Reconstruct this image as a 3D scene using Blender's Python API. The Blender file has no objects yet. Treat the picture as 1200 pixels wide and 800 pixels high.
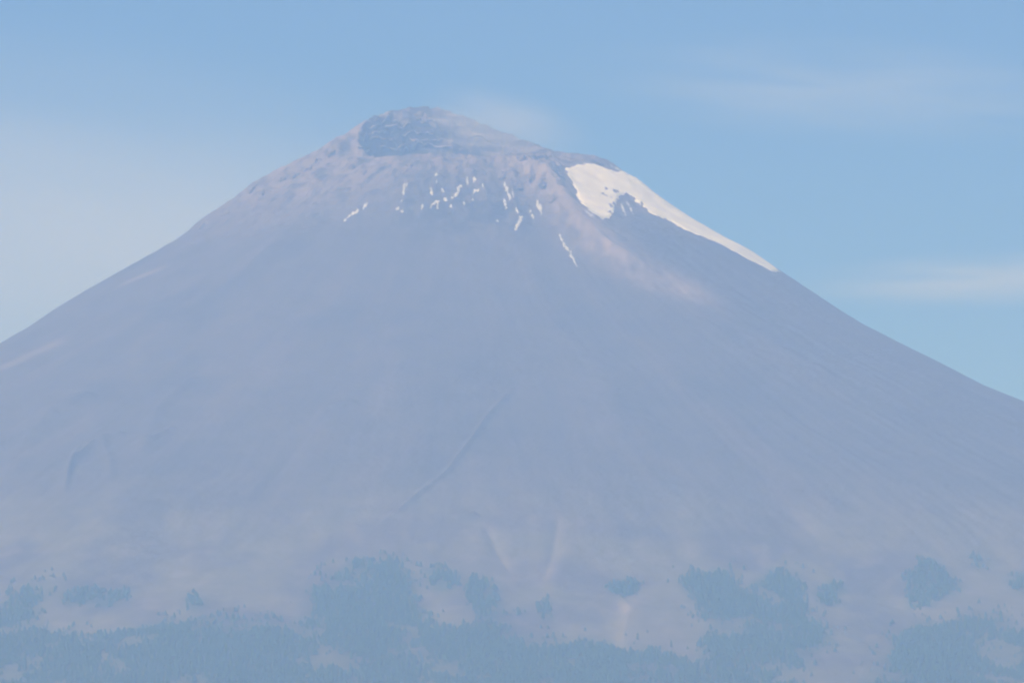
import bpy, math, random
import numpy as np

# ------------------------------------------------------------------ camera, sky, sun, exposure
R = math.radians
SC = bpy.context.scene
COL = SC.collection
PITCH = R(7.36)
FPX = 6977.0                                   # focal length in photo pixels (1200 wide)
CAM = np.array((0.0, 0.0, 2.0))
YC = 18000.0                                   # distance to the crater

cam_d = bpy.data.cameras.new('camera')
cam = bpy.data.objects.new('camera', cam_d)
COL.objects.link(cam)
cam.location = CAM
cam.rotation_euler = (math.pi / 2 + PITCH, 0, 0)
cam_d.sensor_width = 36
cam_d.lens = FPX / 1200 * 36
cam_d.clip_start = 1
cam_d.clip_end = 400000
SC.camera = cam

SUN_DIR = np.array((-0.55, -0.46, 0.72)); SUN_DIR /= np.linalg.norm(SUN_DIR)
SUN_EL = math.asin(SUN_DIR[2])
world = bpy.data.worlds.new('World'); SC.world = world
world.use_nodes = True
nt = world.node_tree
sky = nt.nodes.new('ShaderNodeTexSky')
sky.sky_type = 'NISHITA'
sky.sun_disc = False
sky.sun_elevation = SUN_EL
sky.sun_rotation = math.atan2(SUN_DIR[0], SUN_DIR[1])
sky.altitude = 5400
sky.air_density = 1.0
sky.dust_density = 0.0
sky.ozone_density = 10
nt.nodes['Background'].inputs['Strength'].default_value = 0.135
tint = nt.nodes.new('ShaderNodeVectorMath'); tint.operation = 'MULTIPLY'      # clear, dry mountain air: a deeper blue overall
tint.inputs[1].default_value = (0.57, 0.92, 1.15)
nt.links.new(sky.outputs[0], tint.inputs[0])
nt.links.new(tint.outputs[0], nt.nodes['Background'].inputs['Color'])

sun_d = bpy.data.lights.new('sun', 'SUN')
sun_d.energy = 5.0
sun_d.angle = R(0.53)
sun_d.color = (1.0, 0.955, 0.90)
sun = bpy.data.objects.new('sun', sun_d); COL.objects.link(sun)
from mathutils import Vector
sun.rotation_euler = Vector(SUN_DIR).to_track_quat('Z', 'Y').to_euler()
sun.location = (0, 0, 6000)

vs = SC.view_settings
vs.view_transform = 'Standard'; vs.look = 'None'; vs.gamma = 1.0; vs.use_curve_mapping = False
vs.exposure = 0.07
SC.render.engine = 'CYCLES'
cy = SC.cycles
cy.volume_bounces = 12
cy.max_bounces = 14
cy.diffuse_bounces = 2
cy.volume_step_rate = 1.0
cy.volume_max_steps = 256
cy.use_denoising = True
cy.filter_width = 2.3                           # the long lens is soft

HAZE_DENSITY = 0.93e-4
HAZE_COLOR = (0.32, 0.535, 1.0, 1)

# ------------------------------------------------------------------ helpers
cp, sp = math.cos(PITCH), math.sin(PITCH)

def project(x, y, z):
    d = y * cp + (z - 2) * sp
    return 600 + FPX * x / d, 400 - FPX * (-y * sp + (z - 2) * cp) / d

def ray(px, py):
    a = (np.asarray(px, float) - 600) / FPX
    b = (400 - np.asarray(py, float)) / FPX
    return a, cp - b * sp, sp + b * cp          # direction (x, y, z)

def z_at(px, py, y):
    a, b, c = ray(px, py)
    return 2 + c / b * y

def sstep(a, b, x):
    t = np.clip((x - a) / (b - a), 0, 1)
    return t * t * (3 - 2 * t)

_rng = np.random.RandomState(7)
_perm = np.concatenate([_rng.permutation(512)] * 2)
_ang = _rng.rand(512) * 2 * math.pi
_gx, _gy = np.cos(_ang), np.sin(_ang)

def perlin(x, y):
    x = np.asarray(x, float); y = np.asarray(y, float)
    xi = np.floor(x).astype(np.int64); yi = np.floor(y).astype(np.int64)
    xf = x - xi; yf = y - yi
    u = xf * xf * xf * (xf * (xf * 6 - 15) + 10); v = yf * yf * yf * (yf * (yf * 6 - 15) + 10)
    def g(ix, iy, dx, dy):
        h = _perm[(_perm[ix & 511] + iy) & 511]
        return _gx[h] * dx + _gy[h] * dy
    a = g(xi, yi, xf, yf); b = g(xi + 1, yi, xf - 1, yf)
    c = g(xi, yi + 1, xf, yf - 1); d = g(xi + 1, yi + 1, xf - 1, yf - 1)
    return (a + u * (b - a) + v * ((c + u * (d - c)) - (a + u * (b - a)))) * 1.5

def fbm(x, y, oct=4, gain=0.5):
    s = 0; a = 1
    for i in range(oct):
        s = s + a * perlin(x * 2 ** i + 17.3 * i, y * 2 ** i - 9.1 * i); a *= gain
    return s

def ridged(x, y, oct=4):
    s = 0; a = 1
    for i in range(oct):
        s = s + a * (1 - 2 * np.abs(perlin(x * 2 ** i + 31.7 * i, y * 2 ** i + 5.9 * i))); a *= 0.5
    return s

def tag(o, label=None, cat=None, group=None, kind=None):
    if label: o['label'] = label
    if cat: o['category'] = cat
    if group: o['group'] = group
    if kind: o['kind'] = kind
    return o

def mesh_object(name, verts, faces, mat, parent=None, smooth=True, colors=None):
    """verts (n,3) array, faces (m,k) int array with k = 3 or 4"""
    verts = np.asarray(verts, np.float32); faces = np.asarray(faces, np.int32)
    k = faces.shape[1]
    me = bpy.data.meshes.new(name)
    me.vertices.add(len(verts)); me.vertices.foreach_set('co', verts.ravel())
    me.loops.add(faces.size); me.loops.foreach_set('vertex_index', faces.ravel())
    me.polygons.add(len(faces))
    me.polygons.foreach_set('loop_start', np.arange(0, faces.size, k, dtype=np.int32))
    me.polygons.foreach_set('use_smooth', np.full(len(faces), smooth))
    me.update(calc_edges=True)
    if colors is not None:
        at = me.color_attributes.new('tint', 'FLOAT_COLOR', 'POINT')
        c = np.ones((len(verts), 4), np.float32); c[:, :3] = colors
        at.data.foreach_set('color', c.ravel())
    if mat: me.materials.append(mat)
    o = bpy.data.objects.new(name, me); COL.objects.link(o)
    if parent: o.parent = parent
    return o

# ------------------------------------------------------------------ the mountain's shape
SKYLINE = np.array([(-120, 470), (0, 402), (32, 384), (66, 361), (101, 340), (146, 315), (188, 292), (214, 277),
    (236, 258), (262, 242), (297, 217), (332, 198), (370, 180), (394, 163), (420, 150), (431, 142), (452, 134),
    (477, 129), (490, 127.5), (503, 127), (515, 129), (535, 136), (560, 144), (585, 155), (610, 165), (627, 170),
    (655, 181), (680, 185), (702, 187), (715, 193), (735, 206), (754, 219), (779, 237), (806, 255), (834, 271),
    (853, 282), (875, 292), (891, 302), (911, 315), (940, 334), (985, 364), (1010, 379), (1055, 402), (1100, 424),
    (1150, 450), (1200, 470), (1320, 528)], float)
LIP = np.array([(400, 164), (413, 171), (424, 182), (440, 187), (456, 188), (470, 184), (520, 182), (560, 185), (600, 187), (640, 181), (660, 180)], float)
XC = (527 - 600) / FPX * YC
RA, RB_ = 285.0, 240.0

sky_y = lambda px: np.interp(px, SKYLINE[:, 0], SKYLINE[:, 1])
lip_y = lambda px: np.interp(px, LIP[:, 0], LIP[:, 1])
px_of_u = lambda u, y: 600 + (u + XC) * FPX / (y * cp + 2900 * sp)

U = np.linspace(-RA, RA, 41)
RIM_B = z_at(px_of_u(U, YC + 150), sky_y(px_of_u(U, YC + 150)), YC + RB_ * np.sqrt(1 - (U / RA) ** 2) * 0.95)
RIM_F = 0 * U + z_at(px_of_u(U, YC - 150), lip_y(px_of_u(U, YC - 150)), YC - RB_ * np.sqrt(1 - (U / RA) ** 2))
RR = np.concatenate([np.arange(RA, 1900, 25), np.arange(1900, 13000, 150)])
SL = 0.52 * np.exp(-(np.maximum(RR - 1400, 0) / 4500) ** 1.5)

def extend(P, r1):
    P = P.copy(); i0 = np.searchsorted(RR, r1)
    for i in range(max(i0, 1), len(RR)):
        P[i] = P[i - 1] - SL[i] * (RR[i] - RR[i - 1])
    return P
PL = extend(z_at(px_of_u(-RR, YC), sky_y(px_of_u(-RR, YC)), YC - .2 * RR), 1420)
PR = extend(z_at(px_of_u(RR, YC), sky_y(px_of_u(RR, YC)), YC - .2 * RR), 1780)

def base_h(x, y):
    u = x - XC; v = y - YC
    r0 = np.hypot(u, v) + 1e-6
    cs, sn = u / r0, v / r0
    Rr = 1 / np.sqrt((cs / RA) ** 2 + (sn / RB_) ** 2)
    Rr = Rr * (1 + .07 * perlin(cs * 2.3 + 5.2, sn * 2.3 + 1.7) + .035 * perlin(cs * 7 + 2.2, sn * 7))
    dist = r0 - Rr
    r = dist + RA
    w = 0.5 + 0.5 * np.clip(cs * 1.12, -1, 1); w = w * w * (3 - 2 * w)
    cone = lambda rr: w * np.interp(rr, RR, PR) + (1 - w) * np.interp(rr, RR, PL)
    ur = np.clip(cs * Rr, -RA, RA)
    wb = sstep(-0.42, 0.30, sn)
    rim = wb * np.interp(ur, U, RIM_B) + (1 - wb) * np.interp(ur, U, RIM_F)
    rim0 = cone(np.full_like(r, RA))
    L = 140 + 420 * sstep(0.1, -0.8, sn)
    out = cone(r) + (rim - rim0) * np.exp(-np.maximum(dist, 0) / L)
    far = sstep(5500, 10500, r)
    out = out * (1 - far) - 8 * far
    # inside the crater: stepped wall
    rho = np.clip(r0 / Rr, 0, 1)
    t = (1 - rho) * Rr / 130.0
    t = np.clip(t + 0.05 * perlin(u / 50, v / 50), 0, 1)
    n = 5.0
    k = np.floor(t * n); fr = t * n - k
    tt = (k + sstep(0.35, 0.95, fr)) / n
    inn = rim - 175 * (0.3 * t + 0.7 * np.clip(tt, 0, 1))
    return np.where(dist > 0, out, inn), dist, r, cs, sn

# fit the profiles to the skyline
yy = np.concatenate([np.arange(-1500, -300, 25), np.arange(-300, 420, 12)]) + YC
for it in range(14):
    pxs = np.arange(-110, 1311, 7.0)
    Y, PXg = np.meshgrid(yy, pxs)
    Z = np.full_like(Y, 2700)
    for _ in range(2):
        X = (PXg - 600) / FPX * (Y * cp + Z * sp)
        Z = base_h(X, Y)[0]
    _, PYg = project(X, Y, Z)
    j = PYg.argmin(1); got = PYg[np.arange(len(pxs)), j]
    xs = X[np.arange(len(pxs)), j]; ys = Y[np.arange(len(pxs)), j]
    dz = -(sky_y(pxs) - got) / FPX * YC
    u = xs - XC; r = base_h(xs, ys)[2]
    m = (u < 0) & (r > RA + 20); o = np.argsort(r[m]); PL += 0.8 * np.interp(RR, r[m][o], dz[m][o], right=0) * (RR < 1420)
    m = (u > 0) & (r > RA + 20); o = np.argsort(r[m]); PR += 0.8 * np.interp(RR, r[m][o], dz[m][o], right=0) * (RR < 1780)
    PL = extend(PL, 1420); PR = extend(PR, 1780)
    m = np.abs(u) < RA; o = np.argsort(u[m]); RIM_B += 0.7 * np.interp(U, u[m][o], dz[m][o])
    if it == 13: print('skyline residual px', np.abs(sky_y(pxs) - got).mean(), np.abs(sky_y(pxs) - got).max())

def hit(px, py, Hf):
    """first point of the mountain along pixel directions; the skyline's own point where the ray passes just over it"""
    px = np.atleast_1d(np.asarray(px, float)); py = np.atleast_1d(np.asarray(py, float))
    a, b, c = ray(px, py)
    yy = np.arange(YC - 6200, YC + 420, 5.0)
    Yg = yy[None, :] + 0 * px[:, None]
    Xg = Yg * (a / b)[:, None]; Zg = 2 + Yg * (c / b)[:, None]
    s = Zg - Hf(Xg, Yg)
    neg = s <= 0
    k = np.where(neg.any(1), neg.argmax(1), s.argmin(1))
    i = np.arange(len(px))
    return Xg[i, k], yy[k]

B0 = lambda x, y: base_h(x, y)[0]

def seg_dist(x, y, P, sy=1.0):
    """distance to a polyline and position along it (0..1)"""
    best = np.full(np.shape(x), 1e9); par = np.zeros(np.shape(x)); side = np.zeros(np.shape(x))
    n = len(P) - 1
    for i in range(n):
        ax, ay = P[i]; bx, by = P[i + 1]
        dx, dy = bx - ax, (by - ay) * sy
        qx, qy = x - ax, (y - ay) * sy
        t = np.clip((qx * dx + qy * dy) / (dx * dx + dy * dy + 1e-9), 0, 1)
        d = np.hypot(qx - t * dx, qy - t * dy)
        m = d < best
        best = np.where(m, d, best); par = np.where(m, (i + t) / n, par)
        side = np.where(m, np.sign(dx * qy - dy * qx), side)
    return best, par, side

def path(pts):
    p = np.array(pts, float); hx, hy = hit(p[:, 0], p[:, 1], B0)
    return np.stack([hx, hy], 1)

# ridges and gullies seen on the face: (pixel path, height m, width m, fade at ends)
RIDGES = [
    ([(612, 196), (640, 222), (668, 252), (705, 290), (745, 315), (792, 336)], 34, 52),
    ([(590, 200), (598, 222), (606, 250), (612, 280)], 12, 26),
    ([(655, 235), (690, 262), (730, 290)], 10, 30),
    ([(640, 200), (652, 240), (660, 285)], 12, 26),
    ([(540, 205), (536, 235), (528, 265)], 9, 24),
    ([(480, 205), (474, 240), (466, 270)], 8, 22),
    ([(560, 200), (570, 232), (574, 270)], 9, 24),
    ([(604, 453), (572, 489), (545, 528), (520, 557), (478, 592), (432, 624)], 10, 9),
    ([(150, 505), (108, 520), (86, 545), (70, 585)], 15, 16),
    ([(95, 520), (82, 548), (74, 590)], 9, 10),
    ([(118, 512), (128, 540), (130, 575)], 7, 14),
    ([(205, 500), (180, 515), (140, 525)], 7, 12),
    ([(110, 460), (60, 480), (10, 540)], 14, 40),
    ([(230, 440), (185, 480), (160, 540)], 12, 30),
    ([(420, 470), (380, 480), (350, 520)], 7, 20),
    ([(560, 600), (530, 606)], 10, 14),
    ([(640, 370), (700, 430), (745, 520)], 6, 40),
    ([(380, 300), (300, 370), (220, 460)], 6, 70),
    ([(820, 320), (900, 400), (985, 480)], 8, 90),
    ([(570, 612), (582, 640), (600, 668)], -8, 16),
    ([(655, 600), (648, 640), (634, 680)], -9, 16),
    ([(720, 690), (738, 720), (728, 757)], 10, 22),
]
RPATH = [(path(p), h, w) for p, h, w in RIDGES]

def H(x, y, parts=False):
    x = np.asarray(x, float); y = np.asarray(y, float)
    h, dist, r, cs, sn = base_h(x, y)
    u, v = x - XC, y - YC
    outside = sstep(-10, 25, dist)
    for P, a, w in RPATH:
        lo = P.min(0) - 4 * w; hi = P.max(0) + 4 * w
        m = (x > lo[0]) & (x < hi[0]) & (y > lo[1] * 1) & (y < hi[1])
        if not m.any(): continue
        d, t, s = seg_dist(x[m], y[m], P)
        wob = 1 + 0.35 * perlin(x[m] / 45, y[m] / 45)
        # steep on one side, long on the other
        prof = np.exp(-np.abs(d / (w * wob)) ** 1.5)
        h[m] += a * prof * sstep(0, .12, t) * sstep(1, .75, t) * outside[m]
    th = np.arctan2(v, u)
    calm = 1 - .88 * np.exp(-(((x - BOWL[0]) / 105) ** 4 + ((y - BOWL[1]) / 190) ** 4))
    rib = sstep(300, 380, r) * sstep(820, 560, r) * sstep(.25, -.35, sn)
    h = h + rib * calm * outside * 5.5 * ridged(th * 11 + .5 * perlin(x / 70, y / 70), r / 420, 3)
    crag = calm * sstep(1150, 500, r)                       # rocky upper cone
    low = sstep(1800, 3200, r)
    wx = x + 25 * perlin(x / 140, y / 140); wy = y + 25 * perlin(x / 140 + 40, y / 140)
    h = h + crag * outside * (7.0 * ridged(wx / 95, wy / 130, 4) * 0.5 + 4.2 * fbm(x / 26, y / 26, 3))
    gul = fbm(th * 15 + 0.3 * fbm(r / 700, th * 5, 2), r / 2600, 3)
    gul = gul + .35 * fbm(th * 46 + .4 * perlin(r / 300, th * 12), r / 1500, 2)
    h = h + outside * gul * (0.7 + 1.6 * sstep(500, 2200, r) + 4.0 * low)
    h = h + outside * (1 - crag) * 0.7 * fbm(x / 45, y / 45, 3)
    h = h + low * (26 * fbm(x / 700, y / 900, 3) + 5 * fbm(x / 210, y / 380, 3))
    rimz = np.exp(-(dist / 45.0) ** 2)
    h = h + rimz * (4.5 * ridged(x / 38, y / 38, 3) - 2)
    # crater wall roughness
    inn = 1 - outside
    h = h + inn * (3.5 * ridged(th * 9, h / 40.0, 3) + 3 * fbm(x / 22, h / 12.0, 2))
    # lumpy lava right of the crater
    lx, ly = LUMP
    lump = calm * np.exp(-(((x - lx) / 120) ** 2 + ((y - ly) / 190) ** 2))
    h = h + lump * outside * (20 * ridged(x / 55 + 3 + .3 * perlin(x / 40, y / 60), y / 85, 4) - 6)
    return (h, dist, r, th) if parts else h
_l = path([(638, 205), (697, 222)]); LUMP = (_l[0, 0], _l[0, 1]); BOWL = (_l[1, 0], _l[1, 1])   # lava lumps; smooth snow bowl

# ------------------------------------------------------------------ materials
def new_mat(name):
    m = bpy.data.materials.new(name); m.use_nodes = True
    return m, m.node_tree, m.node_tree.nodes['Principled BSDF']

def noise(nt, scale, detail=6, rough=.6, vec=None):
    n = nt.nodes.new('ShaderNodeTexNoise'); n.inputs['Scale'].default_value = scale
    n.inputs['Detail'].default_value = detail; n.inputs['Roughness'].default_value = rough
    if vec: nt.links.new(vec, n.inputs['Vector'])
    return n

def ground_mat(name, bump=4.0):
    m, nt, b = new_mat(name)
    b.inputs['Roughness'].default_value = 0.95
    b.inputs['Specular IOR Level'].default_value = 0.1
    att = nt.nodes.new('ShaderNodeVertexColor'); att.layer_name = 'tint'
    geo = nt.nodes.new('ShaderNodeNewGeometry')
    n1 = noise(nt, 0.012, 8, .65, geo.outputs['Position'])
    rmp = nt.nodes.new('ShaderNodeMapRange')
    rmp.inputs['From Min'].default_value = .3; rmp.inputs['From Max'].default_value = .7
    rmp.inputs['To Min'].default_value = .82; rmp.inputs['To Max'].default_value = 1.18
    nt.links.new(n1.outputs['Fac'], rmp.inputs['Value'])
    mul = nt.nodes.new('ShaderNodeVectorMath'); mul.operation = 'SCALE'
    nt.links.new(att.outputs['Color'], mul.inputs[0]); nt.links.new(rmp.outputs[0], mul.inputs['Scale'])
    nt.links.new(mul.outputs[0], b.inputs['Base Color'])
    n2 = noise(nt, 0.06, 6, .6, geo.outputs['Position'])
    bp = nt.nodes.new('ShaderNodeBump'); bp.inputs['Strength'].default_value = .6; bp.inputs['Distance'].default_value = bump
    nt.links.new(n2.outputs['Fac'], bp.inputs['Height']); nt.links.new(bp.outputs[0], b.inputs['Normal'])
    return m

def plain_mat(name, c1, c2, scale, rough=.9, bump=0.0):
    m, nt, b = new_mat(name)
    b.inputs['Roughness'].default_value = rough
    b.inputs['Specular IOR Level'].default_value = 0.15
    geo = nt.nodes.new('ShaderNodeNewGeometry')
    n1 = noise(nt, scale, 6, .6, geo.outputs['Position'])
    rp = nt.nodes.new('ShaderNodeValToRGB')
    rp.color_ramp.elements[0].position = .32; rp.color_ramp.elements[0].color = (*c1, 1)
    rp.color_ramp.elements[1].position = .68; rp.color_ramp.elements[1].color = (*c2, 1)
    nt.links.new(n1.outputs['Fac'], rp.inputs['Fac']); nt.links.new(rp.outputs[0], b.inputs['Base Color'])
    if bump:
        n2 = noise(nt, scale * 3, 5, .6, geo.outputs['Position'])
        bp = nt.nodes.new('ShaderNodeBump'); bp.inputs['Distance'].default_value = bump
        nt.links.new(n2.outputs['Fac'], bp.inputs['Height']); nt.links.new(bp.outputs[0], b.inputs['Normal'])
    return m

M_SLOPE = ground_mat('ash_and_rock')
M_WALL = ground_mat('crater_rock', 5)
M_ROCK = plain_mat('outcrop_rock', (.10, .082, .08), (.24, .19, .175), .06, .95, 4)
M_SNOW = plain_mat('old_snow', (.74, .70, .62), (.95, .91, .82), .022, .7, 1.2)
M_THIN = plain_mat('thin_snow', (.36, .36, .38), (.72, .71, .70), .06, .8)
M_TREE = plain_mat('pine_foliage', (.025, .068, .052), (.055, .108, .075), .03, .9)
M_BARK = plain_mat('bark', (.05, .035, .025), (.09, .065, .045), .1, .95)
M_PLAIN = plain_mat('farmland', (.07, .085, .04), (.20, .17, .10), .0012, .95)

# ------------------------------------------------------------------ forest outlines (pixels), turned into ground areas
FOREST = [
  [(-400, 760), (-120, 730), (0, 715), (10, 707), (23, 697), (40, 682), (60, 678), (58, 693), (50, 710), (43, 728), (60, 742),
   (105, 746), (150, 740), (187, 730), (233, 723), (300, 727), (353, 727), (356, 708), (363, 692), (394, 669), (432, 654), (466, 654),
   (482, 677), (488, 700), (497, 726), (520, 736), (547, 735), (560, 728), (590, 732), (600, 736), (631, 748), (685, 748), (716, 755),
   (762, 755), (781, 767), (820, 776), (824, 753), (832, 726), (817, 707), (797, 682), (809, 671), (855, 669), (864, 688), (882, 696),
   (889, 679), (916, 667), (935, 677), (943, 703), (947, 730), (970, 734), (974, 749), (966, 761), (951, 769), (943, 792), (944, 860),
   (990, 860), (1016, 792), (1035, 780), (1047, 753), (1066, 734), (1123, 726), (1142, 717), (1181, 726), (1196, 742), (1240, 748), (1340, 740), (1600, 760),
   (1600, 1000), (-400, 1000)],
]
CLUMPS = [   # lone stands above the forest edge
  ([(70, 694), (100, 690), (130, 692), (155, 688), (150, 704), (120, 712), (85, 710), (70, 704)], 'two joined dark stands of pines above the western forest edge'),
  ([(213, 700), (226, 697), (238, 699), (236, 711), (222, 715), (213, 712)], 'small lone clump of pines on the bare western slope'),
  ([(501, 668), (520, 664), (539, 672), (538, 688), (518, 692), (504, 690)], 'round stand of pines just right of the tallest forest tongue'),
  ([(547, 680), (566, 676), (583, 684), (586, 710), (578, 726), (560, 724), (549, 706)], 'upright stand of pines beside a pale bare hollow'),
  ([(602, 713), (612, 712), (614, 720), (604, 722)], 'tiny clump of pines between two pale gullies'),
  ([(629, 706), (640, 702), (651, 708), (649, 726), (632, 726)], 'narrow clump of pines below the pale forked gully'),
  ([(714, 684), (732, 679), (750, 683), (748, 697), (730, 701), (716, 696)], 'lone stand of pines above the pink bare scar'),
  ([(955, 690), (968, 681), (985, 680), (993, 692), (982, 708), (966, 711), (956, 703)], 'stand of pines at the head of the wide pale tongue'),
  ([(1058, 682), (1077, 658), (1093, 654), (1104, 664), (1116, 677), (1135, 694), (1118, 700), (1096, 703), (1085, 711), (1066, 715)], 'large ragged stand of pines on the eastern treeline'),
  ([(1139, 653), (1148, 650), (1158, 656), (1155, 668), (1141, 666)], 'small high clump of pines above the eastern treeline'),
  ([(1177, 676), (1195, 673), (1215, 678), (1212, 694), (1190, 693)], 'clump of pines farthest east along the treeline'),
]

def in_poly(x, y, P):
    inside = np.zeros(np.shape(x), bool)
    n = len(P)
    for i in range(n):
        x0, y0 = P[i]; x1, y1 = P[(i + 1) % n]
        c = ((y0 > y) != (y1 > y))
        with np.errstate(divide='ignore', invalid='ignore'):
            inside ^= c & (x < (x1 - x0) * (y - y0) / (y1 - y0 + 1e-12) + x0)
    return inside

# ------------------------------------------------------------------ build the volcano sheet
gx = np.arange(-1780, 1781, 4.5)
grow = np.cumsum(4.5 * 1.13 ** np.arange(1, 48)); grow = grow[grow < 11500]
gx = np.concatenate([-1780 - grow[::-1], gx, gx[-1] + grow])
vf = np.concatenate([np.arange(-5000, -760, 9.0), np.arange(-760, 320, 3.5)])
gb = np.cumsum(4.0 * 1.13 ** np.arange(1, 48)); gb = gb[gb < 11000]
gf = np.cumsum(10.0 * 1.16 ** np.arange(1, 48)); gf = gf[gf < 6400]
gv = np.concatenate([-5000 - gf[::-1], vf, vf[-1] + gb])
GX, GY = np.meshgrid(gx, gv + YC)
HZ, DIST, RRAD, TH = H(GX, GY, True)
PX, PY = project(GX, GY, HZ)

# colours of the ground itself (ash, rock, grass, scree)
def mix(c, col, f):
    return c * (1 - f[..., None]) + np.array(col) * f[..., None]
N1 = fbm(GX / 260, GY / 420, 4); N2 = fbm(GX / 60, GY / 110, 3)
STREAK = fbm(TH * 15 + .4 * N1, RRAD / 1300, 3)
C = np.zeros(GX.shape + (3,)) + np.array((.088, .079, .082))
C = mix(C, (.115, .097, .096), sstep(-.3, .7, STREAK) * .7)
C = mix(C, (.060, .056, .064), sstep(.1, .8, N1) * .5)
up = sstep(980, 420, RRAD)
N3 = fbm(GX / 24, GY / 48, 3)
C = mix(C, (.27, .21, .195), up * sstep(-.5, .5, N2 + .4 * (GX < XC - 150)) * .75)      # pinkish ash round the summit
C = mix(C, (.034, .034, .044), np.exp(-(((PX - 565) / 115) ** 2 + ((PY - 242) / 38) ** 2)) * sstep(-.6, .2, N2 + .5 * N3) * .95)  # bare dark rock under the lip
C = mix(C, (.075, .07, .08), np.exp(-(((PX - 790) / 60) ** 2 + ((PY - 300) / 26) ** 2)) * .7)
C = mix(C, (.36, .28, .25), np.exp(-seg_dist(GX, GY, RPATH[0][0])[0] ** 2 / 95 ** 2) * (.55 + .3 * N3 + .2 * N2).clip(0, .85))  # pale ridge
for p, wd, f in (([(150, 330), (185, 316)], 30, .3), ([(5, 430), (60, 405)], 45, .25), ([(572, 612), (586, 645), (604, 672)], 22, .2),
                 ([(655, 600), (648, 640), (634, 680)], 24, .2), ([(742, 690), (736, 722), (728, 757)], 26, .7)):
    C = mix(C, (.36, .29, .26), np.exp(-seg_dist(GX, GY, path(p))[0] ** 2 / wd ** 2) * f)
C = mix(C, (.05, .045, .05), sstep(1000, 560, RRAD) * sstep(.15, .55, N3) * .75)      # rock showing through the ash
C = mix(C, (.035, .034, .042), np.exp(-((PX - 495) / 17) ** 4) * sstep(146, 139, PY + 3 * N3) * (RRAD < 500) * .85)   # dark summit block
lowm = sstep(2500, 3300, RRAD)
C = mix(C, (.15, .138, .085), lowm * sstep(-.6, .5, N1 + .35 * sstep(200, 1200, GX)) * .75)  # bunch grass
C = mix(C, (.19, .165, .145), lowm * sstep(.1, .6, N2) * .35)
def soft_in(px, py, P, rad):
    """share of a small disc round each point that lies inside an outline: soft edges"""
    lo = np.array(P).min(0) - 3 * rad; hi = np.array(P).max(0) + 3 * rad
    m = (px > lo[0]) & (px < hi[0]) & (py > lo[1]) & (py < hi[1])
    out = np.zeros(np.shape(px))
    if m.any():
        a = 0
        for k in range(10):
            t = k * 2.4; q = rad * math.sqrt((k + .5) / 10)
            a = a + in_poly(px[m] + q * math.cos(t), py[m] + q * .7 * math.sin(t), P)
        out[m] = a / 10
    return out
def forest_gap(x, y):
    """0 in clearings and downhill chutes, 1 in closed forest"""
    g = fbm(x / 210 + 9, y / 330, 3) + .35 * fbm(x / 60, y / 110, 3)
    chute = 1 - sstep(.08, .0, np.abs(perlin(x / 150 + .3 * perlin(x / 90, y / 200), y / 1500 + 4))) * sstep(-.1, .35, perlin(x / 400, y / 350 + 7))
    return (.25 + .75 * sstep(-.55, -.15, g)) * (.2 + .8 * chute)
fm = np.zeros(GX.shape)
for P in FOREST: fm = np.maximum(fm, soft_in(PX + 9 * N2, PY + 6 * N2, P, 11))
for P, _ in CLUMPS: fm = np.maximum(fm, .8 * soft_in(PX + 7 * N2, PY + 5 * N2, P, 8))
fm = fm * (RRAD > 2300) * (.3 + .7 * forest_gap(GX, GY))
C = mix(C, (.04, .07, .052), np.clip(fm + .25 * fm * (1 - fm) * N3 * 4, 0, 1) * .85)        # undergrowth
C = np.clip(C, .02, .9)

ny, nx = GX.shape
idx = np.arange(ny * nx).reshape(ny, nx)
F = np.stack([idx[:-1, :-1], idx[:-1, 1:], idx[1:, 1:], idx[1:, :-1]], -1).reshape(-1, 4)
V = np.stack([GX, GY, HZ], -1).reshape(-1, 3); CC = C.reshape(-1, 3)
cin = (DIST[:-1, :-1] < 0).ravel()

def sub(name, mask, mat, parent=None):
    f = F[mask]; used = np.unique(f); mp = np.zeros(len(V), np.int64); mp[used] = np.arange(len(used))
    return mesh_object(name, V[used], mp[f], mat, parent, True, CC[used])

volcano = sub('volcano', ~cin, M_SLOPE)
tag(volcano, 'huge grey ash-covered volcanic cone rising above forested lower slopes', 'volcano', kind='structure')
band = fbm(GX / 160, (HZ + .12 * GX) / 17.0, 3) + .35 * fbm(GX / 25, HZ / 9.0, 2)
CW = np.zeros(GX.shape + (3,)) + np.array((.10, .088, .092))
CW = mix(CW, (.24, .20, .19), sstep(-.05, .45, band))
CW = mix(CW, (.03, .03, .036), sstep(.0, -.35, band) * .9)
CW = mix(CW, (.026, .028, .034), sstep(XC + 60, XC - 90, GX + 60 * band) * sstep(float(HZ.max()) - 38, float(HZ.max()) - 78, HZ + 18 * band) * .9)  # dark lava beds, with the left wall's shade put into their colour
CW = mix(CW, (.04, .038, .045), np.exp(-((PX - 495) / 17) ** 4) * sstep(float(HZ.max()) - 48, float(HZ.max()) - 40, HZ) * sstep(-.6, .2, band + .4) * .85)  # dark summit block
CC = CW.reshape(-1, 3)
crater = sub('crater_wall', cin, M_WALL, volcano)

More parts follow.
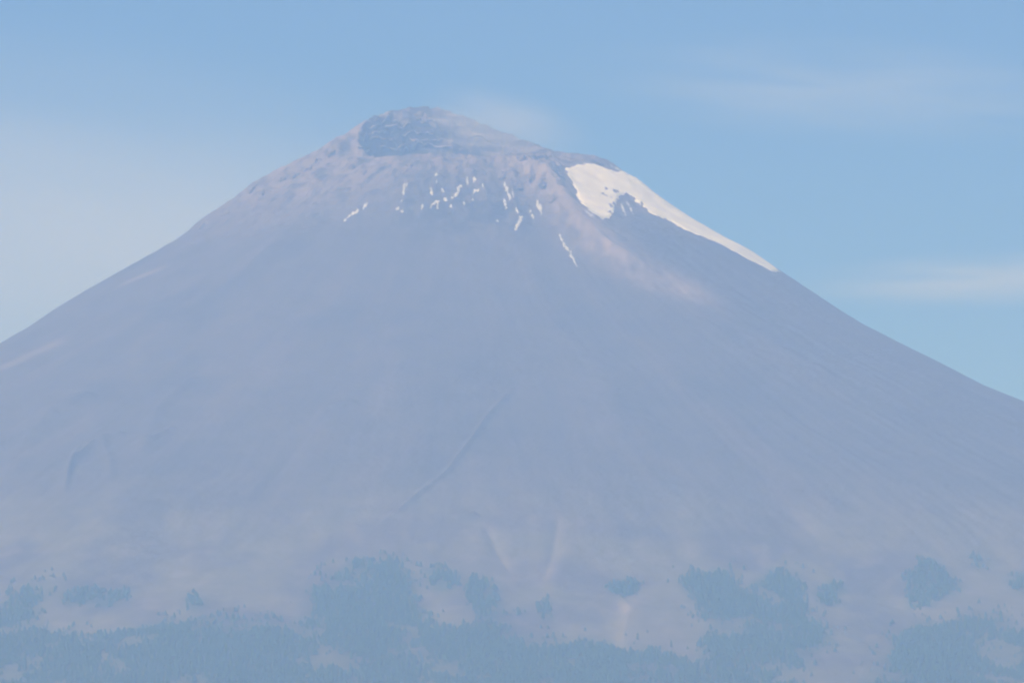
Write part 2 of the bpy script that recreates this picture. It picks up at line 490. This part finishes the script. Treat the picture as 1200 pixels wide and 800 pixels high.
# plain around the mountain, out to the horizon
a = np.linspace(0, 2 * math.pi, 97)[:-1]
rad = np.array([0, 6000, 15000, 26000, 36000.])
pv = [(0, 12000, 0)]
for r_ in rad[1:]:
    pv += [(r_ * math.cos(t), 12000 + r_ * math.sin(t), 0) for t in a]
pf = []
for k in range(96): pf.append((0, 1 + k, 1 + (k + 1) % 96, 1 + (k + 1) % 96))
tri = [(0, 1 + k, 1 + (k + 1) % 96) for k in range(96)]
for ring in range(3):
    o0 = 1 + ring * 96; o1 = o0 + 96
    for k in range(96):
        k2 = (k + 1) % 96
        tri += [(o0 + k, o1 + k, o1 + k2), (o0 + k, o1 + k2, o0 + k2)]
ground = mesh_object('ground', pv, tri, M_PLAIN)
tag(ground, 'wide flat farmland plain around the volcano', 'ground', kind='structure')

# ------------------------------------------------------------------ rock outcrops (parts of the mountain)
def outcrop(px, py, w, hgt, seed):
    x, y = [float(q[0]) for q in hit([px], [py], H)]
    rng = np.random.RandomState(seed)
    nu, nv = 14, 7
    vs_, fs = [], []
    off = rng.rand(2) * 100
    for j in range(nv + 1):
        ph = j / nv * math.pi * 0.62
        for i in range(nu):
            t = i / nu * 2 * math.pi
            rr = 1 + .75 * float(perlin(off[0] + 1.6 * math.cos(t) + j * .25, off[1] + 1.6 * math.sin(t)))
            rr *= 1 + .15 * (rng.rand() - .5)
            vs_.append((math.sin(ph) * math.cos(t) * rr * w * .5, math.sin(ph) * math.sin(t) * rr * w * .75,
                        math.cos(ph) * rr * hgt))
    for j in range(nv):
        for i in range(nu):
            i2 = (i + 1) % nu
            fs.append((j * nu + i, (j + 1) * nu + i, (j + 1) * nu + i2, j * nu + i2))
    vs_ = np.array(vs_)
    z0 = float(H(np.array([x]), np.array([y]))[0])
    # lean the outcrop with the slope it breaks through
    e = 20.0
    sx = float(H(np.array([x + e]), np.array([y]))[0] - H(np.array([x - e]), np.array([y]))[0]) / (2 * e)
    sy_ = float(H(np.array([x]), np.array([y + e]))[0] - H(np.array([x]), np.array([y - e]))[0]) / (2 * e)
    vs_[:, 2] += .7 * (np.clip(sx, -.8, .8) * vs_[:, 0] + np.clip(sy_, -.8, .8) * vs_[:, 1]) - hgt * .25
    o = mesh_object('rock_outcrop', vs_, fs, M_ROCK, volcano, False)
    o.location = (x, y, z0)
for k, (px, py, w, h_) in enumerate([(297, 221, 26, 9), (309, 226, 34, 9), (345, 206, 30, 8), (372, 190, 34, 10), (388, 178, 30, 9),
        (412, 197, 26, 10), (427, 203, 20, 8), (240, 262, 30, 7), (265, 250, 26, 7), (330, 212, 22, 7), (360, 200, 26, 7),
        (497, 137, 62, 16), (612, 186, 34, 12), (628, 183, 40, 9), (645, 194, 30, 8), (622, 206, 30, 8), (636, 214, 30, 8),
        (606, 218, 26, 10), (590, 205, 26, 9), (700, 188, 40, 6), (480, 194, 24, 8), (535, 197, 22, 7), (648, 232, 26, 6)]):
    outcrop(px, py, w, h_, 100 + k)

# ledges of layered rock in the crater wall
M_LEDGE = plain_mat('layered_rock', (.20, .165, .155), (.40, .34, .31), .05, .95, 2)
def ledge(pts, hgt, out, seed):
    q = np.array(pts, float)
    t = np.linspace(0, 1, 22); k = np.linspace(0, 1, len(q))
    hx, hy = hit(np.interp(t, k, q[:, 0]), np.interp(t, k, q[:, 1]), H)
    hy = np.convolve(np.pad(hy, 2, mode='edge'), np.ones(5) / 5, 'valid')
    hz_ = H(hx, hy)
    n1 = .65 + .6 * fbm(t * 9 + seed, t * 0 + seed, 3); n2 = .6 + .7 * fbm(t * 7 - seed, t * 0 + 3.3, 3)
    taper = np.clip(np.minimum(t, 1 - t) * 7, .12, 1)
    o_ = out * np.clip(n1, .15, 2) * taper; h_ = hgt * np.clip(n2, .2, 2) * taper
    prof = [(14, .9), (0, .55), (-.6, .35), (-1, -.25), (-.75, -.9), (8, -2.2)]
    v = []
    for a_, b_ in prof:
        v.append(np.stack([hx, hy + (a_ * o_ if a_ < 0 else a_), hz_ + b_ * h_], -1))
    m_ = len(t); v = np.concatenate(v)
    f = []
    for j in range(len(prof) - 1):
        for i in range(m_ - 1):
            f.append((j * m_ + i, (j + 1) * m_ + i, (j + 1) * m_ + i + 1, j * m_ + i + 1))
    c0 = v.mean(0)
    o = mesh_object('rock_ledge', v - c0, f, M_LEDGE, crater, False)
    o.location = c0
for k, (p, h_, w_) in enumerate([
        ([(431, 151), (446, 147), (462, 150), (484, 148)], 5, 12), ([(421, 163), (440, 162), (466, 165)], 4.5, 12),
        ([(452, 168), (478, 171), (505, 172), (536, 173)], 5.5, 16), ([(416, 172), (428, 176), (443, 181)], 6, 14),
        ([(470, 158), (495, 157), (520, 161)], 4, 10), ([(486, 143), (500, 142), (512, 144)], 6, 12),
        ([(500, 180), (530, 180), (560, 183)], 4, 12), ([(548, 160), (575, 167), (600, 174)], 4, 10), ([(426, 157), (444, 156), (462, 158)], 3.5, 9),
        ([(437, 145), (452, 141), (470, 142)], 4, 9), ([(440, 173), (462, 176), (486, 177)], 3.5, 10), ([(478, 164), (500, 166), (524, 166)], 3.5, 9)]):
    ledge(p, h_ * 1.35, w_ * 1.2, 3.7 * k)

# ------------------------------------------------------------------ snow
def drape(name, inside_fn, x0, x1, y0, y1, thick, step=(2.5, 4.0), edge=5.0, smooth=False, mat=None):
    xs = np.arange(x0, x1, step[0]); ys = np.arange(y0, y1, step[1])
    X, Y = np.meshgrid(xs, ys)
    sd = inside_fn(X, Y)                       # metres inside the edge
    Z = H(X, Y)
    if smooth: Z = np.maximum(sum(H(X + a_, Y + b_) for a_, b_ in ((0, 0), (14, 0), (-14, 0), (0, 20), (0, -20), (10, 14), (-10, -14), (10, -14), (-10, 14))) / 9, Z - 3)
    Z = Z - 1.5 + (thick + 1.5) * sstep(-1.5, edge, sd)
    keep = sd > -3
    n_y, n_x = X.shape
    id_ = np.arange(n_y * n_x).reshape(n_y, n_x)
    f = np.stack([id_[:-1, :-1], id_[:-1, 1:], id_[1:, 1:], id_[1:, :-1]], -1).reshape(-1, 4)
    kk = keep.ravel(); f = f[kk[f].all(1)]
    if not len(f): return None
    used = np.unique(f); mp = np.zeros(len(kk), np.int64); mp[used] = np.arange(len(used))
    v = np.stack([X, Y, Z], -1).reshape(-1, 3)[used]
    c0 = v.mean(0); c0[2] = v[:, 2].min()
    o = mesh_object(name, v - c0, mp[f], mat or M_SNOW)
    o.location = c0
    return o

SY = 0.42                                      # the slope recedes: y counts less than x
big = [(664, 197), (677, 193), (696, 191), (710, 197), (722, 202), (735, 207), (754, 220), (779, 238), (806, 256), (834, 272), (853, 283),
       (875, 293), (891, 303), (915, 319), (906, 319), (891, 311), (875, 303), (847, 288), (820, 276), (803, 270), (787, 260), (765, 252),
       (748, 239), (735, 231), (726, 232), (724, 241), (718, 254), (710, 257), (699, 253), (685, 241), (674, 221), (665, 205)]
bp_ = np.array(big, float)
bx, by = hit(bp_[:, 0], bp_[:, 1], H)
poly = np.stack([bx, by], 1)
for i in range(5, 13): poly[i] += np.array((25, 130)) * (1 if i < 10 else (13 - i) / 4)    # the field runs on over the skyline
def big_sd(X, Y):
    d, _, _ = seg_dist(X, Y, np.vstack([poly, poly[:1]]), SY * 1.3)
    s = np.where(in_poly(X, Y, poly), d, -d)
    fx = float(hit([742], [243], H)[0][0]); fy = float(hit([742], [243], H)[1][0])
    near = np.exp(-(((X - fx) / 90) ** 2 + ((Y - fy) / 150) ** 2))
    lobe = np.exp(-(((X - fx + 75) / 55) ** 2 + ((Y - fy) / 130) ** 2))
    hole = sstep(.42, .62, fbm(X / 17 + 3, Y / 40, 3)) * lobe * 60
    return s + 2.0 + 3.0 * fbm(X / 45, Y / 110, 2) + (1.6 + 11 * near) * fbm(X / 20, Y / 55, 3) - 4 * near - hole
o = drape('snow_field', big_sd, poly[:, 0].min() - 20, poly[:, 0].max() + 20, poly[:, 1].min() - 40, poly[:, 1].max() + 40, 3.2, (3, 4), 10.0, True)
tag(o, 'broad bright snow field running down the right shoulder ridge to a thin point', 'snow field')

g1 = 'snow scraps on the dark face under the crater lip'
PATCHES = [
  ([(404, 258), (412, 252), (420, 247)], 3.6, 'long slanting snow streak on the summit face, farthest from the broad snow field', None),
  ([(426, 244), (430, 239)], 3.6, 'short snow dash at the upper end of the long slanting streak', None),
  ([(474, 216), (473, 226), (471, 236)], 3.0, 'thin upright snow streak under the darkest part of the crater lip', None),
  ([(466, 244), (466, 245)], 4.2, 'round snow speck at the foot of the thin upright streak', g1),
  ([(471, 248), (472, 249)], 3.2, 'lowest tiny snow speck beneath the thin upright streak', g1),
  ([(505, 222), (507, 230)], 3.6, 'short upright snow dash straight above the hooked patch', g1),
  ([(511, 214), (513, 215)], 3.4, 'snow speck between the crater lip and the hooked patch', g1),
  ([(510, 204), (511, 205)], 3.2, 'topmost snow speck, close under the crater lip', g1),
  ([(496, 240), (494, 245)], 3.4, 'short snow dash beside the hooked patch', g1),
  ([(505, 243), (510, 237), (513, 236), (513, 244)], 3.8, 'hooked snow patch in the middle of the dark face', None),
  ([(521, 233), (523, 234)], 3.4, 'snow speck between the hooked patch and the jagged streak', g1),
  ([(530, 232), (535, 228), (537, 222), (539, 217)], 4.4, 'jagged bright snow streak, largest in the middle of the dark face', None),
  ([(548, 211), (548, 216)], 3.4, 'short snow dash next to the round speck near the lip', g1),
  ([(555, 208), (557, 209)], 4.4, 'round bright snow speck high above the flat snow patch', g1),
  ([(554, 225), (560, 224)], 4.2, 'flat snow patch beside the jagged bright streak', None),
  ([(553, 234), (554, 235)], 3.0, 'tiny snow speck just under the flat snow patch', g1),
  ([(543, 237), (544, 239)], 3.2, 'tiny snow speck at the foot of the jagged bright streak', g1),
  ([(592, 218), (595, 226), (599, 236)], 3.6, 'thin snow streak beside the lumpy lava below the crater', None),
  ([(591, 235), (593, 244)], 3.6, 'short snow dash at the foot of the thin lava-side streak', g1),
  ([(605, 245), (608, 252), (611, 258), (606, 264), (604, 270)], 4.0, 'bent snow streak lowest on the dark face', None),
  ([(582, 258), (583, 259)], 3.2, 'lone snow speck low beside the bent snow streak', g1),
  ([(629, 236), (631, 242), (634, 250)], 5.0, 'stubby snow patch on the lumpy lava flank', None),
  ([(622, 248), (626, 259)], 3.6, 'thin snow strip just below the stubby lava-flank patch', None),
  ([(656, 276), (660, 284), (668, 296), (676, 311)], 3.4, 'long thin snow streak hanging below the pale ridge', None),
  ([(715, 193), (724, 198), (735, 206)], 3.2, 'narrow snow sliver on the skyline above the broad snow field', None),
  ([(478, 212), (476, 218)], 2.2, 'hairline snow thread at the head of the thin upright streak', g1),
  ([(527, 240), (529, 243)], 2.6, 'faint snow fleck under the lower end of the jagged streak', g1),
  ([(600, 222), (602, 232)], 2.2, 'hairline snow thread between the thin lava-side streak and the stubby patch', g1),
  ([(565, 216), (567, 222)], 2.2, 'faint upright fleck between the flat patch and the thin lava-side streak', g1),
  ([(518, 222), (520, 226)], 2.4, 'faint fleck above the gap between hooked patch and jagged streak', g1),
  ([(727, 238), (731, 245), (733, 252)], 3.0, 'thin slanting snow scrap in the notch of the broad snow field', None),
  ([(734, 236), (739, 244), (742, 252)], 2.6, 'faint snow thread in the notch beside the thin slanting scrap', None),
  ([(686, 247), (692, 252), (700, 256)], 2.6, 'thin curved snow line along the lower rim of the snow field', None),
]
for k, (p, w, lab, grp) in enumerate(PATCHES):
    q = np.array(p, float)
    hx, hy = hit(q[:, 0], q[:, 1], H)
    P = np.stack([hx, hy], 1)
    wd = w * 2.58 * .5
    def sdf(X, Y, P=P, wd=wd, k=k):
        d, t, _ = seg_dist(X, Y, P, SY)
        return (wd * (1.12 - .6 * np.abs(2 * t - 1)) - d) + wd * 1.05 * fbm(X / 9 + k * 7, Y / 24, 3)
    o = drape('snow_patch', sdf, P[:, 0].min() - 22, P[:, 0].max() + 22, P[:, 1].min() - 45, P[:, 1].max() + 45, 1.1, (1.2, 2.0), 3.0, False, M_THIN)
    if o: tag(o, lab, 'snow patch', grp)

# ------------------------------------------------------------------ trees
rng = np.random.RandomState(11)
sp_ = 10.5
tx, ty = np.meshgrid(np.arange(-1900, 1900, sp_), np.arange(YC - 6200, YC - 2500, sp_))
tx = tx.ravel() + (rng.rand(tx.size) - .5) * sp_ * .9; ty = ty.ravel() + (rng.rand(ty.size) - .5) * sp_ * .9
tz = H(tx, ty); tpx, tpy = project(tx, ty, tz)
seen = (tpy < 880) & (tpx > -120) & (tpx < 1320)
tx, ty, tz, tpx, tpy = [q[seen] for q in (tx, ty, tz, tpx, tpy)]
nn = fbm(tx / 70, ty / 120, 3); gap = fbm(tx / 210 + 9, ty / 330, 3)

def pines(name, m, parent=None):
    """a stand of pines: each a short trunk and two ragged tiers of crown"""
    n = int(m.sum())
    if n == 0: return None
    x, y, z = tx[m], ty[m], tz[m]
    hgt = 7 + 9 * rng.rand(n) ** 1.5; rad_ = hgt * (.26 + .16 * rng.rand(n))
    k = 6
    a = np.arange(k) / k * 2 * math.pi
    vs_ = []; fs = []
    per = 0
    def ringv(fr, fz):
        jit = .75 + .5 * rng.rand(n, k)
        rr = rad_[:, None] * fr * jit
        aa = a[None] + rng.rand(n, 1) * 6.28
        return np.stack([x[:, None] + rr * np.cos(aa), y[:, None] + rr * np.sin(aa),
                         (z + hgt * fz)[:, None] + hgt[:, None] * .05 * (rng.rand(n, k) - .5)], -1)
    top = lambda fz: np.stack([x + (rng.rand(n) - .5), y + (rng.rand(n) - .5), z + hgt * fz], -1)[:, None, :]
    blocks = [ringv(1.0, .16), top(.72), ringv(.66, .50), top(1.0), ringv(.10, -.08), ringv(.07, .3)]
    v = np.concatenate(blocks, 1); per = v.shape[1]
    f = []
    for i in range(k):
        j = (i + 1) % k
        f += [(i, j, k), (k + 1 + i, k + 1 + j, 2 * k + 1)]
        b0 = 2 * k + 2; b1 = b0 + k
        if i % 2 == 0:
            j2 = (i + 2) % k
            f += [(b0 + i, b0 + j2, b1 + j2), (b0 + i, b1 + j2, b1 + i)]
    f = np.array(f)
    faces = (f[None] + (np.arange(n) * per)[:, None, None]).reshape(-1, 3)
    v = v.reshape(-1, 3); c0 = np.array([x.mean(), y.mean(), z.min()])
    o = mesh_object(name, v - c0, faces, M_TREE, parent, False)
    o.location = c0
    return o

dice = rng.rand(len(tx))
pf_ = np.zeros(len(tx))
for P in FOREST: pf_ = np.maximum(pf_, soft_in(tpx + 9 * nn, tpy + 6 * nn, P, 10))
gapf = forest_gap(tx, ty)
mf = pf_ * gapf > .15 + .8 * dice
fo = pines('forest', mf)
tag(fo, 'dark dense pine forest covering the lower slopes of the volcano', 'forest', kind='stuff')
taken = mf.copy()
for P, lab in CLUMPS:
    m = (soft_in(tpx + 8 * nn, tpy + 5 * nn, P, 7) * sstep(-.7, -.2, nn) > .2 + .75 * dice) & ~taken
    taken |= m
    o = pines('pine_stand', m)
    if o: tag(o, lab, 'pine stand', 'pine stands above the forest edge', kind='stuff')
# single trees thinning out above the forest edge
near = np.zeros(len(tx))
for P in FOREST: near = np.maximum(near, soft_in(tpx, tpy, P, 26))
ms = ~taken & (near > .05) & (dice < .10) & (nn > -.1)
o = pines('scattered_pines', ms)
if o: tag(o, 'thin scatter of single pines on the bare ground around the treeline', 'pines', kind='stuff')
print('trees', int(mf.sum()), int(ms.sum()))

# ------------------------------------------------------------------ air: haze, steam, clouds
def volume_mat(name, density, color, absorb=(1, 1, 1, 1), fall=None, scale=3.0, lo=.45, hi=.75, aniso=0.0, step=1.0):
    m = bpy.data.materials.new(name); m.use_nodes = True
    nt = m.node_tree; nt.nodes.remove(nt.nodes['Principled BSDF'])
    v = nt.nodes.new('ShaderNodeVolumePrincipled')
    v.inputs['Color'].default_value = color
    v.inputs['Absorption Color'].default_value = absorb
    v.inputs['Density'].default_value = density
    v.inputs['Anisotropy'].default_value = aniso
    out = nt.nodes['Material Output']
    nt.links.new(v.outputs[0], out.inputs['Volume'])
    if fall:
        tc = nt.nodes.new('ShaderNodeTexCoord')
        ln = nt.nodes.new('ShaderNodeVectorMath'); ln.operation = 'LENGTH'
        nt.links.new(tc.outputs['Object'], ln.inputs[0])
        mr = nt.nodes.new('ShaderNodeMapRange'); mr.interpolation_type = 'SMOOTHSTEP'
        mr.inputs['From Min'].default_value = 1.0; mr.inputs['From Max'].default_value = fall
        nt.links.new(ln.outputs['Value'], mr.inputs['Value'])
        mp = nt.nodes.new('ShaderNodeMapping'); mp.inputs['Scale'].default_value = scale
        nt.links.new(tc.outputs['Object'], mp.inputs['Vector'])
        n = noise(nt, 1.0, 4, .55, mp.outputs[0])
        m2 = nt.nodes.new('ShaderNodeMapRange'); m2.inputs['From Min'].default_value = lo; m2.inputs['From Max'].default_value = hi
        nt.links.new(n.outputs['Fac'], m2.inputs['Value'])
        mu = nt.nodes.new('ShaderNodeMath'); mu.operation = 'MULTIPLY'
        nt.links.new(mr.outputs[0], mu.inputs[0]); nt.links.new(m2.outputs[0], mu.inputs[1])
        md = nt.nodes.new('ShaderNodeMath'); md.operation = 'MULTIPLY'; md.inputs[1].default_value = density
        nt.links.new(mu.outputs[0], md.inputs[0]); nt.links.new(md.outputs[0], v.inputs['Density'])
        m.cycles.volume_step_rate = step
    else:
        m.cycles.homogeneous_volume = True
    return m

hz = volume_mat('haze_air', HAZE_DENSITY, HAZE_COLOR)
x0, x1, y0, y1, z0, z1 = -37000, 37000, -25000, 49000, -12, float(HZ.max()) + 210
hv = [(x0, y0, z0), (x1, y0, z0), (x1, y1, z0), (x0, y1, z0), (x0, y0, z1), (x1, y0, z1), (x1, y1, z1), (x0, y1, z1)]
hf = [(0, 3, 2, 1), (4, 5, 6, 7), (0, 1, 5, 4), (1, 2, 6, 5), (2, 3, 7, 6), (3, 0, 4, 7)]
haze = mesh_object('haze', hv, hf, hz, None, False)
tag(haze, 'pale blue haze filling the air in front of the volcano', 'haze', kind='stuff')

def puff(name, px, py, y, sx, sy, sz, mat, label, cat, tilt=0.0, kind=None):
    """a soft body of vapour in an ellipsoid of half-axes sx, sy, sz metres"""
    z = float(z_at(px, py, y)); x = float((px - 600) / FPX * (y * cp + z * sp))
    nu, nv = 24, 12
    v = [(0, 0, 1)]; f = []
    for j in range(1, nv):
        for i in range(nu):
            ph = j / nv * math.pi; t = i / nu * 2 * math.pi
            v.append((math.sin(ph) * math.cos(t), math.sin(ph) * math.sin(t), math.cos(ph)))
    v.append((0, 0, -1)); last = len(v) - 1
    for i in range(nu):
        i2 = (i + 1) % nu
        f.append((0, 1 + i, 1 + i2)); f.append((last, 1 + (nv - 2) * nu + i2, 1 + (nv - 2) * nu + i))
        for j in range(nv - 2):
            p = 1 + j * nu
            f += [(p + i, p + nu + i, p + nu + i2), (p + i, p + nu + i2, p + i2)]
    o = mesh_object(name, v, f, mat, None, True)
    o.location = (x, y, z); o.scale = (sx, sy, sz); o.rotation_euler = (0, tilt, 0)
    return tag(o, label, cat, None, kind)

W = (1, 1, 1, 1)
puff('cloud', 90, 310, 42000, 5000, 2200, 1900, volume_mat('cloud_veil', 7.5e-4, W, fall=.05, scale=(1.5, 1.5, 2.4), lo=.15, hi=.75),
     'pale thin cloud bank low behind the left flank of the volcano', 'cloud', R(8))
puff('cloud', 1190, 326, 42000, 2000, 1300, 190, volume_mat('cloud_streak', 1.25e-3, W, fall=.1, scale=(2, 2, 2), lo=.3, hi=.7),
     'faint flat cloud streak behind the right flank of the volcano', 'cloud', R(-2))
puff('cloud', 1000, 105, 44000, 2600, 1600, 420, volume_mat('cloud_wisp', 5.5e-4, W, fall=.1, scale=(2.2, 2.2, 3), lo=.35, hi=.75),
     'very faint high cloud wisp in the blue above the snowy shoulder', 'cloud', R(3))
puff('steam_plume', 590, 146, YC + 40, 330, 300, 130, volume_mat('steam', 3.4e-3, W, fall=.05, scale=(1.3, 1.3, 1.8), lo=.2, hi=.75),
     'thin whitish steam drifting out over the right side of the crater', 'steam', R(14))
puff('steam_wisp', 690, 318, YC - 900, 120, 160, 70, volume_mat('steam_thin', 1.6e-3, W, fall=.1, scale=(1.8, 1.8, 2.2), lo=.3, hi=.7),
     'faint wisp of vapour hanging on the face below the long thin snow streak', 'steam', R(20))
